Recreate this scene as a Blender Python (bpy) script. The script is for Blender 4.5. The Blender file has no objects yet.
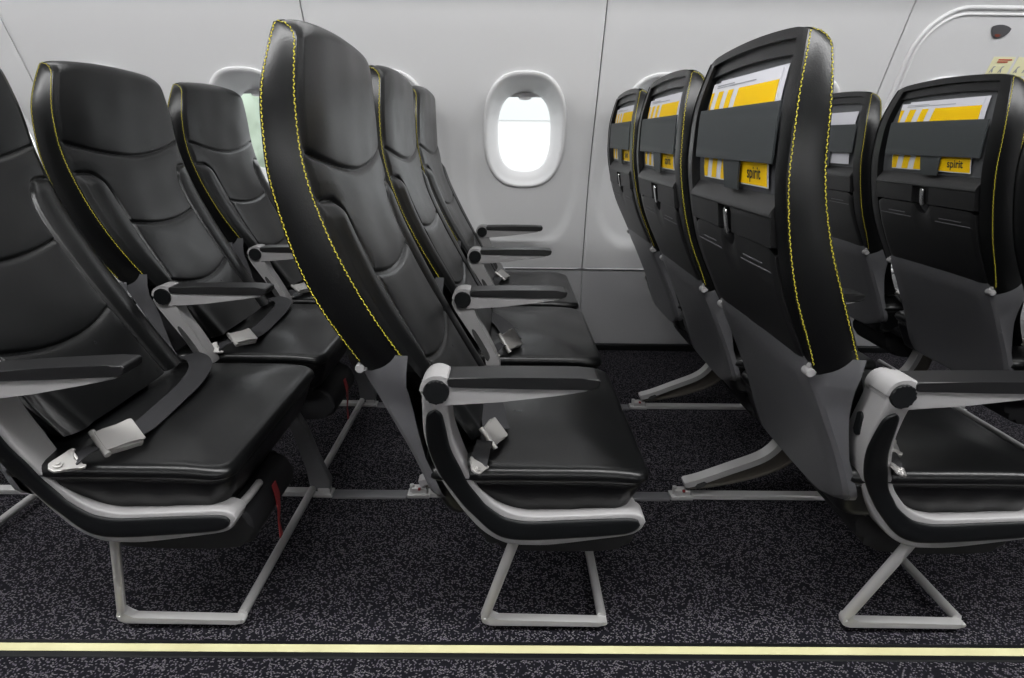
import bpy, bmesh, math, random
import numpy as np
from mathutils import Vector, Matrix

C = bpy.context.scene.collection
random.seed(7)
PITCH = 0.711            # seat row pitch
X0 = -0.1066             # armrest pivot of the row in the middle of the picture
YS = [0.832, 1.377, 1.922]   # aisle, middle, window seat: aisle-side face of the armrest

# ------------------------------------------------------------------ materials
def nodes_of(name):
    m = bpy.data.materials.new(name); m.use_nodes = True
    nt = m.node_tree
    return m, nt, nt.nodes['Principled BSDF']

def mat(name, col, rough=0.5, metal=0.0, spec=0.5, bump=0.0, bscale=300, var=0.0, vscale=20, coat=0.0):
    m, nt, b = nodes_of(name)
    b.inputs['Base Color'].default_value = (*col, 1)
    b.inputs['Roughness'].default_value = rough
    b.inputs['Metallic'].default_value = metal
    b.inputs['Specular IOR Level'].default_value = spec
    if coat: b.inputs['Coat Weight'].default_value = coat
    tc = nt.nodes.new('ShaderNodeTexCoord')
    if bump:
        n = nt.nodes.new('ShaderNodeTexNoise'); n.inputs['Scale'].default_value = bscale; n.inputs['Detail'].default_value = 3
        nt.links.new(tc.outputs['Object'], n.inputs['Vector'])
        bp = nt.nodes.new('ShaderNodeBump'); bp.inputs['Strength'].default_value = bump; bp.inputs['Distance'].default_value = 0.002
        nt.links.new(n.outputs['Fac'], bp.inputs['Height']); nt.links.new(bp.outputs['Normal'], b.inputs['Normal'])
    if var:
        n2 = nt.nodes.new('ShaderNodeTexNoise'); n2.inputs['Scale'].default_value = vscale; n2.inputs['Detail'].default_value = 4
        nt.links.new(tc.outputs['Object'], n2.inputs['Vector'])
        mr = nt.nodes.new('ShaderNodeMapRange')
        mr.inputs['To Min'].default_value = max(0.0, rough - var); mr.inputs['To Max'].default_value = rough + var
        nt.links.new(n2.outputs['Fac'], mr.inputs['Value']); nt.links.new(mr.outputs['Result'], b.inputs['Roughness'])
    return m

M = {}
M['leather'] = mat('black leather', (0.0032, 0.0034, 0.0036), 0.30, spec=0.36, bump=0.10, bscale=420, var=0.05, vscale=14)
M['stitch'] = mat('yellow thread', (0.42, 0.37, 0.02), 0.7)
M['black'] = mat('black plastic', (0.003, 0.0035, 0.004), 0.45, spec=0.25)
M['matt'] = mat('matt black', (0.006, 0.006, 0.007), 0.7, spec=0.3)
M['tray'] = mat('tray plastic', (0.008, 0.008, 0.0085), 0.42, bump=0.08, bscale=700)
M['shell'] = mat('grey shell plastic', (0.085, 0.085, 0.090), 0.36, bump=0.05, bscale=500)
M['panel'] = mat('grey back panel', (0.07, 0.073, 0.077), 0.45, bump=0.05, bscale=500)
M['elastic'] = mat('elastic band', (0.030, 0.035, 0.037), 0.55, bump=0.15, bscale=900)
M['grey'] = mat('grey painted metal', (0.25, 0.245, 0.245), 0.40, bump=0.04, bscale=600)
M['pad'] = mat('arm pad', (0.003, 0.003, 0.0035), 0.42, spec=0.5, bump=0.05, bscale=500)
M['alu'] = mat('brushed aluminium', (0.46, 0.455, 0.45), 0.36, metal=0.45, var=0.06, vscale=60)
M['steel'] = mat('buckle steel', (0.40, 0.39, 0.375), 0.38, metal=0.6, bump=0.06, bscale=500)
M['chrome'] = mat('chrome', (0.75, 0.75, 0.75), 0.15, metal=1.0)
M['strap'] = mat('black webbing', (0.012, 0.012, 0.014), 0.7, bump=0.25, bscale=1200)
M['red'] = mat('red ribbon', (0.16, 0.008, 0.010), 0.6)
M['redpaint2'] = mat('dull red print', (0.22, 0.05, 0.03), 0.6)
M['redpaint'] = mat('red print', (0.55, 0.06, 0.03), 0.6)
M['wall'] = mat('sidewall laminate', (0.66, 0.66, 0.665), 0.42, bump=0.03, bscale=400, var=0.04, vscale=5)
M['rim'] = mat('window rim', (0.74, 0.74, 0.745), 0.36)
M['cabin'] = mat('near side trim', (0.28, 0.28, 0.285), 0.5, bump=0.02, bscale=500)
M['dado'] = mat('dado panel', (0.27, 0.27, 0.275), 0.28, bump=0.02, bscale=500, var=0.008, vscale=3)
M['ceil'] = mat('ceiling panel', (0.72, 0.72, 0.72), 0.5, bump=0.03, bscale=300)
M['dark'] = mat('dark gap', (0.03, 0.03, 0.03), 0.8)
M['paper'] = mat('white card', (0.60, 0.60, 0.64), 0.6, spec=0.15)
M['yellow'] = mat('yellow print', (0.80, 0.50, 0.002), 0.6, spec=0.15)
M['ink'] = mat('black ink', (0.01, 0.01, 0.01), 0.6)
M['greyink'] = mat('grey ink', (0.32, 0.33, 0.36), 0.6)
M['emboss'] = mat('raised lettering', (0.10, 0.10, 0.105), 0.5)
M['placard'] = mat('placard', (0.80, 0.78, 0.50), 0.5)
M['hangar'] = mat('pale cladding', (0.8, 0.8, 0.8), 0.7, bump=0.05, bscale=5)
M['hangar2'] = mat('cladding band', (0.66, 0.68, 0.68), 0.7, bump=0.05, bscale=5)
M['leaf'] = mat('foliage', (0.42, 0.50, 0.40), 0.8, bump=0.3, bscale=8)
M['bark'] = mat('bark', (0.12, 0.09, 0.06), 0.9, bump=0.3, bscale=20)
M['apron'] = mat('concrete apron', (0.45, 0.45, 0.44), 0.9, bump=0.2, bscale=4)
M['lens'] = None

def glow_strip():
    m, nt, b = nodes_of('glow strip')
    tc = nt.nodes.new('ShaderNodeTexCoord')
    n = nt.nodes.new('ShaderNodeTexNoise'); n.inputs['Scale'].default_value = 9; n.inputs['Detail'].default_value = 6
    nt.links.new(tc.outputs['Object'], n.inputs['Vector'])
    r = nt.nodes.new('ShaderNodeValToRGB')
    r.color_ramp.elements[0].position = 0.3; r.color_ramp.elements[0].color = (0.48, 0.45, 0.25, 1)
    r.color_ramp.elements[1].position = 0.7; r.color_ramp.elements[1].color = (0.58, 0.56, 0.33, 1)
    nt.links.new(n.outputs['Fac'], r.inputs['Fac']); nt.links.new(r.outputs['Color'], b.inputs['Base Color'])
    b.inputs['Roughness'].default_value = 0.35
    return m
M['glow'] = glow_strip()

def carpet():
    m, nt, b = nodes_of('speckled carpet')
    N = nt.nodes; Lk = nt.links
    tc = N.new('ShaderNodeTexCoord')
    def cells(sx, sy, rot, thr, seedoff):
        mp = N.new('ShaderNodeMapping'); mp.inputs['Scale'].default_value = (sx, sy, 1); mp.inputs['Rotation'].default_value = (0, 0, rot)
        mp.inputs['Location'].default_value = (seedoff, seedoff * 0.37, 0)
        Lk.new(tc.outputs['Object'], mp.inputs['Vector'])
        v = N.new('ShaderNodeTexVoronoi'); v.inputs['Scale'].default_value = 1.0; v.inputs['Randomness'].default_value = 0.7
        v.voronoi_dimensions = '2D'
        Lk.new(mp.outputs['Vector'], v.inputs['Vector'])
        sep = N.new('ShaderNodeSeparateColor'); Lk.new(v.outputs['Color'], sep.inputs['Color'])
        gt = N.new('ShaderNodeMath'); gt.operation = 'GREATER_THAN'; gt.inputs[1].default_value = thr
        Lk.new(sep.outputs['Red'], gt.inputs[0])
        # soft tuft edge
        mr = N.new('ShaderNodeMapRange'); mr.inputs['From Min'].default_value = 0.25; mr.inputs['From Max'].default_value = 0.55
        mr.inputs['To Min'].default_value = 1; mr.inputs['To Max'].default_value = 0
        Lk.new(v.outputs['Distance'], mr.inputs['Value'])
        mu = N.new('ShaderNodeMath'); mu.operation = 'MULTIPLY'; Lk.new(gt.outputs[0], mu.inputs[0]); Lk.new(mr.outputs['Result'], mu.inputs[1])
        return mu, sep
    a, sa = cells(230, 400, 0.45, 0.76, 0.0)
    c, sc = cells(400, 230, 0.35, 0.86, 3.1)
    base = N.new('ShaderNodeMix'); base.data_type = 'RGBA'
    base.inputs['A'].default_value = (0.0040, 0.0038, 0.0060, 1); base.inputs['B'].default_value = (0.125, 0.117, 0.127, 1)
    Lk.new(a.outputs[0], base.inputs['Factor'])
    mix2 = N.new('ShaderNodeMix'); mix2.data_type = 'RGBA'; mix2.inputs['B'].default_value = (0.085, 0.075, 0.095, 1)
    Lk.new(base.outputs['Result'], mix2.inputs['A']); Lk.new(c.outputs[0], mix2.inputs['Factor'])
    Lk.new(mix2.outputs['Result'], b.inputs['Base Color'])
    b.inputs['Roughness'].default_value = 0.95; b.inputs['Specular IOR Level'].default_value = 0.15
    bp = N.new('ShaderNodeBump'); bp.inputs['Strength'].default_value = 0.4; bp.inputs['Distance'].default_value = 0.003
    Lk.new(a.outputs[0], bp.inputs['Height']); Lk.new(bp.outputs['Normal'], b.inputs['Normal'])
    return m
M['carpet'] = carpet()

def acrylic():
    m = bpy.data.materials.new('acrylic pane'); m.use_nodes = True
    nt = m.node_tree; nt.nodes.clear()
    out = nt.nodes.new('ShaderNodeOutputMaterial'); mx = nt.nodes.new('ShaderNodeMixShader')
    t = nt.nodes.new('ShaderNodeBsdfTransparent'); t.inputs['Color'].default_value = (0.96, 0.97, 0.97, 1)
    g = nt.nodes.new('ShaderNodeBsdfGlossy'); g.inputs['Roughness'].default_value = 0.05
    mx.inputs['Fac'].default_value = 0.05
    nt.links.new(t.outputs[0], mx.inputs[1]); nt.links.new(g.outputs[0], mx.inputs[2]); nt.links.new(mx.outputs[0], out.inputs['Surface'])
    return m
M['pane'] = acrylic()

# ------------------------------------------------------------------ object helpers
def link(o, parent=None):
    C.objects.link(o)
    if parent is not None: o.parent = parent
    return o

def mk(name, verts, faces, m, parent=None, mats=None, fmat=None, sharp=40, wn=False):
    me = bpy.data.meshes.new(name)
    me.from_pydata([tuple(v) for v in verts], [], [tuple(f) for f in faces])
    for mm in (mats or [m]): me.materials.append(mm)
    bm = bmesh.new(); bm.from_mesh(me); bmesh.ops.recalc_face_normals(bm, faces=bm.faces); bm.to_mesh(me); bm.free()
    me.polygons.foreach_set('use_smooth', [True] * len(me.polygons))
    if fmat: me.polygons.foreach_set('material_index', fmat)
    me.set_sharp_from_angle(angle=math.radians(sharp))
    me.update()
    o = bpy.data.objects.new(name, me)
    if wn:
        w = o.modifiers.new('normals', 'WEIGHTED_NORMAL'); w.keep_sharp = True
    return link(o, parent)

def from_bm(name, bm, m, parent=None, sharp=40, wn=True):
    bmesh.ops.recalc_face_normals(bm, faces=bm.faces)
    me = bpy.data.meshes.new(name); bm.to_mesh(me); bm.free()
    for mm in (m if isinstance(m, list) else [m]): me.materials.append(mm)
    me.polygons.foreach_set('use_smooth', [True] * len(me.polygons))
    me.set_sharp_from_angle(angle=math.radians(sharp)); me.update()
    o = bpy.data.objects.new(name, me)
    if wn:
        w = o.modifiers.new('normals', 'WEIGHTED_NORMAL'); w.keep_sharp = True
    return link(o, parent)

def empty(name, loc):
    o = bpy.data.objects.new(name, None); o.location = loc; o.empty_display_size = 0.1
    return link(o)

def tag(o, label=None, cat=None, group=None, kind=None):
    if label: o['label'] = label
    if cat: o['category'] = cat
    if group: o['group'] = group
    if kind: o['kind'] = kind
    return o

def crom(pts, n=5, closed=False):
    P = [Vector(p) for p in pts]; out = []
    k = len(P)
    for i in range(k if closed else k - 1):
        if closed: a, b, c, d = P[(i-1) % k], P[i], P[(i+1) % k], P[(i+2) % k]
        else: a, b, c, d = P[max(i-1, 0)], P[i], P[i+1], P[min(i+2, k-1)]
        for j in range(n):
            t = j / n
            out.append(0.5 * ((2*b) + (-a + c)*t + (2*a - 5*b + 4*c - d)*t*t + (-a + 3*b - 3*c + d)*t**3))
    if not closed: out.append(P[-1])
    return out

def fillet(pts, r, n=5):
    """rounds the inner corners of an open polyline"""
    P = [Vector(p) for p in pts]; out = [P[0]]
    for i in range(1, len(P)-1):
        a, b, c = P[i-1], P[i], P[i+1]
        d1 = (a-b); d2 = (c-b); rr = min(r, d1.length*0.45, d2.length*0.45)
        p = b + d1.normalized()*rr; q = b + d2.normalized()*rr
        for j in range(n+1):
            t = j/n; out.append((1-t)**2*p + 2*(1-t)*t*b + t*t*q)
    out.append(P[-1]); return out

def bm_tube(bm, pts, r, seg=12, caps=True, flat=1.0, up=(0, 0, 1)):
    P = [Vector(p) for p in pts]; rings = []
    t0 = (P[1]-P[0]).normalized(); u = Vector(up)
    if abs(t0.dot(u)) > 0.95: u = Vector((0, 1, 0))
    n = (u - t0*u.dot(t0)).normalized()
    for i, p in enumerate(P):
        t = (P[min(i+1, len(P)-1)] - P[max(i-1, 0)]).normalized()
        n = (n - t*n.dot(t)).normalized(); b = t.cross(n)
        rr = r[i] if isinstance(r, (list, tuple)) else r
        rings.append([bm.verts.new(p + n*math.cos(2*math.pi*k/seg)*rr + b*math.sin(2*math.pi*k/seg)*rr*flat) for k in range(seg)])
    for a, b_ in zip(rings, rings[1:]):
        for k in range(seg): bm.faces.new((a[k], a[(k+1) % seg], b_[(k+1) % seg], b_[k]))
    if caps:
        bm.faces.new(rings[0][::-1]); bm.faces.new(rings[-1])

def bm_prism(bm, poly, y0, y1, bevel=0.003, seg=2, axis='y'):
    """poly: (a, b) outline; extruded along one axis, edges rounded"""
    def pos(a, b, c):
        return {'y': (a, c, b), 'z': (a, b, c), 'x': (c, a, b)}[axis]
    poly = [tuple(p)[:2] for p in poly]
    lo = [bm.verts.new(pos(a, b, y0)) for a, b in poly]
    hi = [bm.verts.new(pos(a, b, y1)) for a, b in poly]
    n = len(poly)
    f1 = bm.faces.new(lo); f2 = bm.faces.new(hi[::-1])
    fs = [bm.faces.new((lo[i], hi[i], hi[(i+1) % n], lo[(i+1) % n])) for i in range(n)]
    if bevel:
        es = list(set(list(f1.edges) + list(f2.edges)))
        for i in range(n):   # also sharp outline corners
            e = bm.edges.get((lo[i], hi[i]))
            p, q, r = Vector(poly[i-1]), Vector(poly[i]), Vector(poly[(i+1) % n])
            if (q-p).length > 1e-6 and (r-q).length > 1e-6 and (q-p).angle(r-q) > 0.6: es.append(e)
        bmesh.ops.bevel(bm, geom=es, offset=bevel, segments=seg, profile=0.5, affect='EDGES', clamp_overlap=True)

def prism(name, poly, y0, y1, m, parent=None, bevel=0.003, seg=2, axis='y'):
    bm = bmesh.new(); bm_prism(bm, [tuple(p[:2]) for p in poly], y0, y1, bevel, seg, axis)
    return from_bm(name, bm, m, parent)

def bm_box(bm, lo, hi, bevel=0.002):
    bm_prism(bm, [(lo[0], lo[2]), (hi[0], lo[2]), (hi[0], hi[2]), (lo[0], hi[2])], lo[1], hi[1], bevel)

def bm_disc(bm, c, r, y0, y1, seg=28, bevel=0.002):
    bm_prism(bm, [(c[0] + r*math.cos(2*math.pi*k/seg), c[1] + r*math.sin(2*math.pi*k/seg)) for k in range(seg)], y0, y1, bevel)

def tube(name, pts, r, m, parent=None, seg=12, flat=1.0):
    bm = bmesh.new(); bm_tube(bm, pts, r, seg, True, flat)
    return from_bm(name, bm, m, parent, wn=False)

def cubic(zs, xs):
    """smooth interpolation through (zs, xs), monotone slopes"""
    zs = np.array(zs, float); xs = np.array(xs, float)
    d = np.diff(xs)/np.diff(zs); m = np.zeros_like(xs); m[0] = d[0]; m[-1] = d[-1]
    for i in range(1, len(xs)-1): m[i] = 0 if d[i-1]*d[i] < 0 else (d[i-1]+d[i])/2
    def f(z):
        z = min(max(z, zs[0]), zs[-1]); i = min(int(np.searchsorted(zs, z, 'right')) - 1, len(zs)-2)
        h = zs[i+1]-zs[i]; t = (z-zs[i])/h
        return float((2*t**3-3*t*t+1)*xs[i] + (t**3-2*t*t+t)*h*m[i] + (-2*t**3+3*t*t)*xs[i+1] + (t**3-t*t)*h*m[i+1])
    return f

# ------------------------------------------------------------------ seat back
YC, HW = 0.2565, 0.2385
XF = cubic([.40, .50, .581, .686, .789, .886, .968, 1.03, 1.083], [.058, .0, -.044, -.099, -.144, -.169, -.174, -.174, -.175])
XR = cubic([.40, .50, .58, .61, .712, .814, .901, .983, 1.04, 1.083], [-.010, -.066, -.119, -.135, -.184, -.213, -.2245, -.223, -.213, -.203])
ZB = 0.42
HWF = cubic([.40, .60, .70, .85, .93, .98, 1.03, 1.06, 1.09], [.236, .238, .241, .243, .241, .235, .220, .207, .190])
def ztop(u): return 1.083 - .010*u*u - .006*max(0, (abs(u)-.70)/.30)**3
NARROW = cubic([.42, .50, .56, .62, .70, .82, 1.1], [.64, .72, .85, .935, .985, 1.0, 1.0])
def narrow(z): return NARROW(z)   # clears the aisle-side arm structure
def zof(u, s): return ZB + (ztop(u)-ZB)*s
def capf(s):
    return 1.0 if s < .962 else .30 + .70*math.sqrt(max(0.0, 1-((s-.962)/.038)**2))
def mid_thick(z, s):
    f, r = XF(z), XR(z)
    return r + (f-r)*capf(s), r

BOL = [(.250, .836), (.20, .8355), (.180, .828), (.164, .812), (.155, .785), (.151, .745), (.150, .70), (.151, .62), (.153, .55), (.156, .42)]
BZ = [p[1] for p in BOL][::-1]; BV = [p[0] for p in BOL][::-1]
def vb(z): return float(np.interp(z, BZ, BV))
def zhead(v): return .868 + .035*(abs(v)/HW)**1.7
def zcross(v): return .702 + .017*(v/.15)**2
def zlow(v): return .548 + .026*(v/.15)**2
BPTS = np.array([(p.x, p.y) for p in crom([(a, b, 0) for a, b in BOL], 60)])

def seam_dist(v, z):
    a = abs(v)
    d = abs(z - zhead(v))*0.97
    if z < .86:
        q = BPTS - np.array([a, z]); d = min(d, float(np.sqrt((q*q).sum(1).min())))
    if a < .152:
        d = min(d, abs(z-zcross(v))); d = min(d, abs(z-zlow(v)))
    return d

def front_x(u, s):
    z = zof(u, s); v = u*HWF(z)*(narrow(z) if u < 0 else 1)
    f, r = mid_thick(z, s)
    au = abs(u)
    bulge = .011*(1-au**4)
    if z < .836:                               # side bolsters stand proud of the middle
        w = min(1, max(0, (.836-z)/.025)); w = w*w*(3-2*w)
        bulge += w*.007*math.exp(-((au-.80)/.13)**2)
    d = seam_dist(v, z)
    ef = min(1, (1-au)/.07); ef = ef*ef*(3-2*ef)
    g = (.0034*(1-math.exp(-d/.012)) - .0062*math.exp(-(d/.0034)**2))*ef
    # soft creases of stretched leather
    wr = .0007*math.sin(37*v + 11*z)*math.sin(23*z - 9*v)*ef
    k = 1.0 if s < .962 else capf(s)
    return f + (bulge + g + wr)*k, z, v

def build_back(seat):
    NU, NS = 190, 230
    us = [-1 + 2*i/NU for i in range(NU+1)]
    ss = [.0 + .93*i/(NS-22) for i in range(NS-21)] + [.93 + .07*math.sin(math.pi/2*i/21) for i in range(1, 22)]
    grid = [[front_x(u, s) for u in us] for s in ss]
    G = np.array([[(p[0], YC+p[2], p[1]) for p in row] for row in grid])
    du = np.gradient(G, axis=1); ds = np.gradient(G, axis=0)
    NR = np.cross(du, ds); NR /= np.maximum(np.linalg.norm(NR, axis=2, keepdims=True), 1e-12)
    if NR[60, NU//2, 0] < 0: NR = -NR
    groups = {'headrest': [], 'back_cushion': [], 'lumbar_cushion': [], 'side_bolster': [], 'side_bolster_far': []}
    for j in range(len(ss)-1):
        for i in range(NU):
            q = [grid[j][i], grid[j][i+1], grid[j+1][i+1], grid[j+1][i]]
            z = sum(p[1] for p in q)/4; v = sum(p[2] for p in q)/4
            if z > zhead(v): key = 'headrest'
            elif z < .8358 and abs(v) > vb(z): key = 'side_bolster' if v < 0 else 'side_bolster_far'
            elif z > zcross(v): key = 'back_cushion'
            else: key = 'lumbar_cushion'
            groups[key].append((j, i))
    for key, cells in groups.items():
        idx = {}; V = []; F = []
        def vid(j, i):
            if (j, i) not in idx:
                x, z, v = grid[j][i]; idx[(j, i)] = len(V); V.append((x, YC+v, z))
            return idx[(j, i)]
        for j, i in cells:
            F.append((vid(j, i), vid(j, i+1), vid(j+1, i+1), vid(j+1, i)))
        me_o = mk('side_bolster' if key.startswith('side') else key, V, F, M['leather'], seat, sharp=180)
        if sum(p.normal.x for p in me_o.data.polygons) < 0: me_o.data.flip_normals()
        inv = sorted(idx, key=lambda k: idx[k])
        me_o.data.normals_split_custom_set_from_vertices([tuple(NR[j, i]) for j, i in inv])
    # shell of leather around it: sides, top, rear rim
    def rear(u, s):
        z = zof(u, s); f, r = mid_thick(z, s)
        w = (HWF(z) if z >= .572 else .200)*(narrow(z) if u < 0 else 1)
        return (r if z >= .572 else r + .018), YC + u*w, z
    V = []; F = []
    def add(p): V.append(p); return len(V)-1
    s0 = [s for s in ss]
    for sg in (-1, 1):
        cols = []
        for s in s0:
            a = grid[ss.index(s)][0 if sg < 0 else NU]; fr = (a[0], YC+a[2], a[1]); re = rear(sg, s)
            col = []
            for k in range(7):
                t = k/6
                p = [re[i]*(1-t)+fr[i]*t for i in range(3)]
                p[1] += sg*.004*math.sin(math.pi*t)*capf(s)
                col.append(add(p))
            cols.append(col)
        for a, b in zip(cols, cols[1:]):
            for k in range(6): F.append((a[k], a[k+1], b[k+1], b[k]))
    # rear rim with recess
    ur = [-1, -.965, -.92, -.86, -.845, -.84] + [-.7 + .14*i for i in range(11)] + [.84, .845, .86, .92, .965, 1]
    sl = [s for s in ss if zof(0, s) < .59] ; sh = [s for s in ss if s > .935]
    sm = [s for s in ss if zof(0, s) >= .59 and s <= .93]
    S = sl[::4] + [sl[-1]] + sm[::5] + sh
    S += [.9435, .9445, .9765, .9775]; S = sorted(set(S))
    PV = []; PF = []
    def depth(u, s):
        if abs(u) <= .8401 and zof(0, s) > .592:
            if s < .944: return .017
            if s < .977: return .0075
        return .002*max(0, (abs(u)-.92)/.08)
    rg = []
    for s in S:
        row = []
        for u in ur:
            x, y, z = rear(u, s); row.append((x + depth(u, s), y, z))
        rg.append(row)
    vid = [[add(p) for p in row] for row in rg]
    idxp = {}
    def pid(j, i):
        if (j, i) not in idxp: idxp[(j, i)] = len(PV); PV.append(rg[j][i])
        return idxp[(j, i)]
    for j in range(len(S)-1):
        for i in range(len(ur)-1):
            ins = all(depth(ur[a], S[b]) > .01 for a in (i, i+1) for b in (j, j+1))
            if ins: PF.append((pid(j, i), pid(j, i+1), pid(j+1, i+1), pid(j+1, i)))
            else: F.append((vid[j][i], vid[j][i+1], vid[j+1][i+1], vid[j+1][i]))
    back = mk('backrest', V, F, M['leather'], seat, sharp=55)
    mk('back_panel', PV, PF, M['panel'], seat, sharp=60)
    # contrast stitching on both edges of each side panel
    for sg in (-1, 1):
        SV = []; SF = []
        a_path = []; b_path = []
        for s in ss:
            z = zof(sg, s)
            if z < .592: continue
            re = Vector(rear(sg, s)); g = grid[ss.index(s)][0 if sg < 0 else NU]; fr = Vector((g[0], YC+g[2], g[1]))
            L = (fr-re).length
            k = min(.0030, L*.3)
            d = (fr-re).normalized() if L > 1e-5 else Vector((1, 0, 0))
            a = re + d*k; b = fr - d*k
            off = sg*(.004*math.sin(math.pi*min(.5, k/max(L, 1e-4)))*capf(s) + .0006)
            a.y += off; b.y += off
            a_path.append(a); b_path.append(b)
        for path in (a_path, b_path[::1]):
            acc = 0.0; nxt = 0.0
            for p, q in zip(path, path[1:]):
                seg = (q-p).length
                while nxt < acc+seg and seg > 1e-6:
                    t = (nxt-acc)/seg; c = p.lerp(q, t); d = (q-p).normalized()
                    w = d.cross(Vector((0, 1, 0))).normalized()
                    side = 1 if int(nxt/.0048) % 2 else -1
                    cc = c + w*side*.0004
                    b0 = len(SV); h = .0018; wd = .00085
                    for dx, dw, dy in ((-h, -wd, 0), (h, -wd, 0), (h, wd, 0), (-h, wd, 0), (-h*.6, 0, .0011), (h*.6, 0, .0011)):
                        v = cc + d*dx + w*(dw + side*.0005*dx/h); v.y += sg*dy; SV.append(v)
                    SF += [(b0, b0+1, b0+5, b0+4), (b0+3, b0+2, b0+5, b0+4), (b0, b0+3, b0+4), (b0+1, b0+2, b0+5), (b0, b0+1, b0+2, b0+3)]
                    nxt += .0048
                acc += seg
        st = mk('stitching', SV, SF, M['stitch'], back)
        tag(st, 'yellow contrast stitching')

def slab(seat, name, m, y0, y1, zs, off, thick, parent=None, bevel=.003, xf=None):
    """a plate that follows the rear face of the back between heights zs"""
    poly = [((xf or XR)(z) - off, z) for z in zs] + [((xf or XR)(z) - off + thick, z) for z in reversed(zs)]
    return prism(name, poly, y0, y1, m, parent or seat, bevel)

def rear_frame(z, off):
    """point on the rear face, tangent and normal in the x-z plane (normal points aft)"""
    p = Vector((XR(z), 0, z)); t = Vector((XR(z+.004)-XR(z-.004), 0, .008)).normalized()
    n = Vector((-t.z, 0, t.x))
    return p + n*off, t, n

def build_rear_details(seat):
    # elastic literature pocket with tongue
    bm = bmesh.new()
    zs = [.893 + .086*i/8 for i in range(9)]
    poly = [(XR(z)-.002, z) for z in zs] + [(XR(z)+.001, z) for z in reversed(zs)]
    bm_prism(bm, poly, .064, .430, .001)
    zt = [.846 + .054*i/6 for i in range(7)]
    q = []
    for sgn in (0, 1):
        for z in (zt if sgn == 0 else zt[::-1]):
            q.append((z, sgn))
    wid = lambda z: .031 + .009*(z-.846)/.054
    rows = []
    for z in zt:
        x = XR(z) + .002
        rows.append([bm.verts.new((x + e, YC-.018+sg*wid(z), z)) for e, sg in ((0, -1), (0, 1), (.003, 1), (.003, -1))])
    for a, b in zip(rows, rows[1:]):
        for k in range(4): bm.faces.new((a[k], a[(k+1) % 4], b[(k+1) % 4], b[k]))
    bm.faces.new(rows[0]); bm.faces.new(rows[-1][::-1])
    from_bm('literature_pocket', bm, M['elastic'], seat)
    # ledge above the tray with a latch well
    x = XR
    bm = bmesh.new()
    low = [(x(.81)+.012, .817), (x(.81)-.0065, .817), (x(.775)-.008, .772), (x(.772)+.012, .772)]
    bm_prism(bm, low, .058, YC-.034, .001); bm_prism(bm, low, YC+.034, .455, .001)
    prof2 = [(x(.842)+.014, .848), (x(.825)-.004, .826), (x(.817)-.0075, .819), (x(.814)-.0070, .8155), (x(.815)+.012, .8155)]
    bm_prism(bm, prof2, .0575, .4555, .0015)
    prof3 = [(x(.815)+.006, .815), (x(.772)+.004, .772), (x(.772)+.014, .772), (x(.815)+.014, .815)]
    bm_prism(bm, prof3, YC-.035, YC+.035, 0)
    hs = from_bm('tray_housing', bm, M['tray'], seat)
    # turn latch
    p, t, n = rear_frame(.791, .010)
    bm = bmesh.new()
    ang = math.atan2(t.x, t.z)
    pts = []
    for k in range(24):
        a = 2*math.pi*k/24; cy = math.cos(a)*.0075; cz = math.sin(a)*.0075 + (.016 if math.sin(a) > 0 else -.016); pts.append((cy, cz))
    bm_prism(bm, pts, -.003, .006, .002, axis='x')
    bmesh.ops.transform(bm, matrix=Matrix.Translation((p.x+.004, YC-.010, p.z)) @ Matrix.Rotation(ang, 4, 'Y'), verts=bm.verts)
    lt = from_bm('tray_latch', bm, M['chrome'], hs); tag(lt, 'silver turn latch')
    # tray with notch under the latch
    zs = [.588, .60, .63, .66, .70, .75, .769]
    half = .197
    V = []; F = []
    ys = [-half + 2*half*i/48 for i in range(49)]
    def topz(y):
        d = abs(y)
        return .769 - (.024*math.sqrt(max(0, 1-(d/.028)**2)) if d < .028 else 0) - (.010*((d-.17)/.027)**2 if d > .17 else 0)
    rowsF = []; rowsB = []
    for i, z in enumerate(zs):
        t = (z-.588)/(.769-.588)
        rf = []; rb = []
        for y in ys:
            zz = .588 + (topz(y)-.588)*t
            zz += (.012*((abs(y)-.165)/.032)**2 if abs(y) > .165 else 0)*(1-t)
            o = .006 if 0 < i < len(zs)-1 and abs(y) < half-.001 else .002
            V.append((XR(zz)-o, YC+y, zz)); rf.append(len(V)-1)
            V.append((XR(zz)+.014, YC+y, zz)); rb.append(len(V)-1)
        rowsF.append(rf); rowsB.append(rb)
    nz, ny = len(zs), len(ys)
    for i in range(nz-1):
        for j in range(ny-1):
            F.append((rowsF[i][j], rowsF[i][j+1], rowsF[i+1][j+1], rowsF[i+1][j]))
            F.append((rowsB[i][j], rowsB[i][j+1], rowsB[i+1][j+1], rowsB[i+1][j]))
        for j in (0, ny-1): F.append((rowsF[i][j], rowsF[i+1][j], rowsB[i+1][j], rowsB[i][j]))
    for j in range(ny-1):
        F.append((rowsF[0][j], rowsF[0][j+1], rowsB[0][j+1], rowsB[0][j])); F.append((rowsF[-1][j], rowsF[-1][j+1], rowsB[-1][j+1], rowsB[-1][j]))
    tr = mk('tray_table', V, F, M['tray'], seat, sharp=35)
    # two raised instruction lines on the tray
    for y0, y1, z in ((.075, .20, .733), (.105, .185, .742), (.30, .44, .733), (.325, .40, .742)):
        bm = bmesh.new()
        p, t, n = rear_frame(z, .0062)
        b2 = bmesh.new(); bm_box(b2, (-.0006, y0, -.0012), (.0008, y1, .0012), .0003)
        bmesh.ops.transform(b2, matrix=Matrix.Translation(p) @ Matrix.Rotation(math.atan2(t.x, t.z), 4, 'Y'), verts=b2.verts)
        me = bpy.data.meshes.new('tmp'); b2.to_mesh(me); b2.free(); bm.from_mesh(me); bpy.data.meshes.remove(me)
        from_bm('raised_lettering', bm, M['emboss'], tr)
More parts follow.
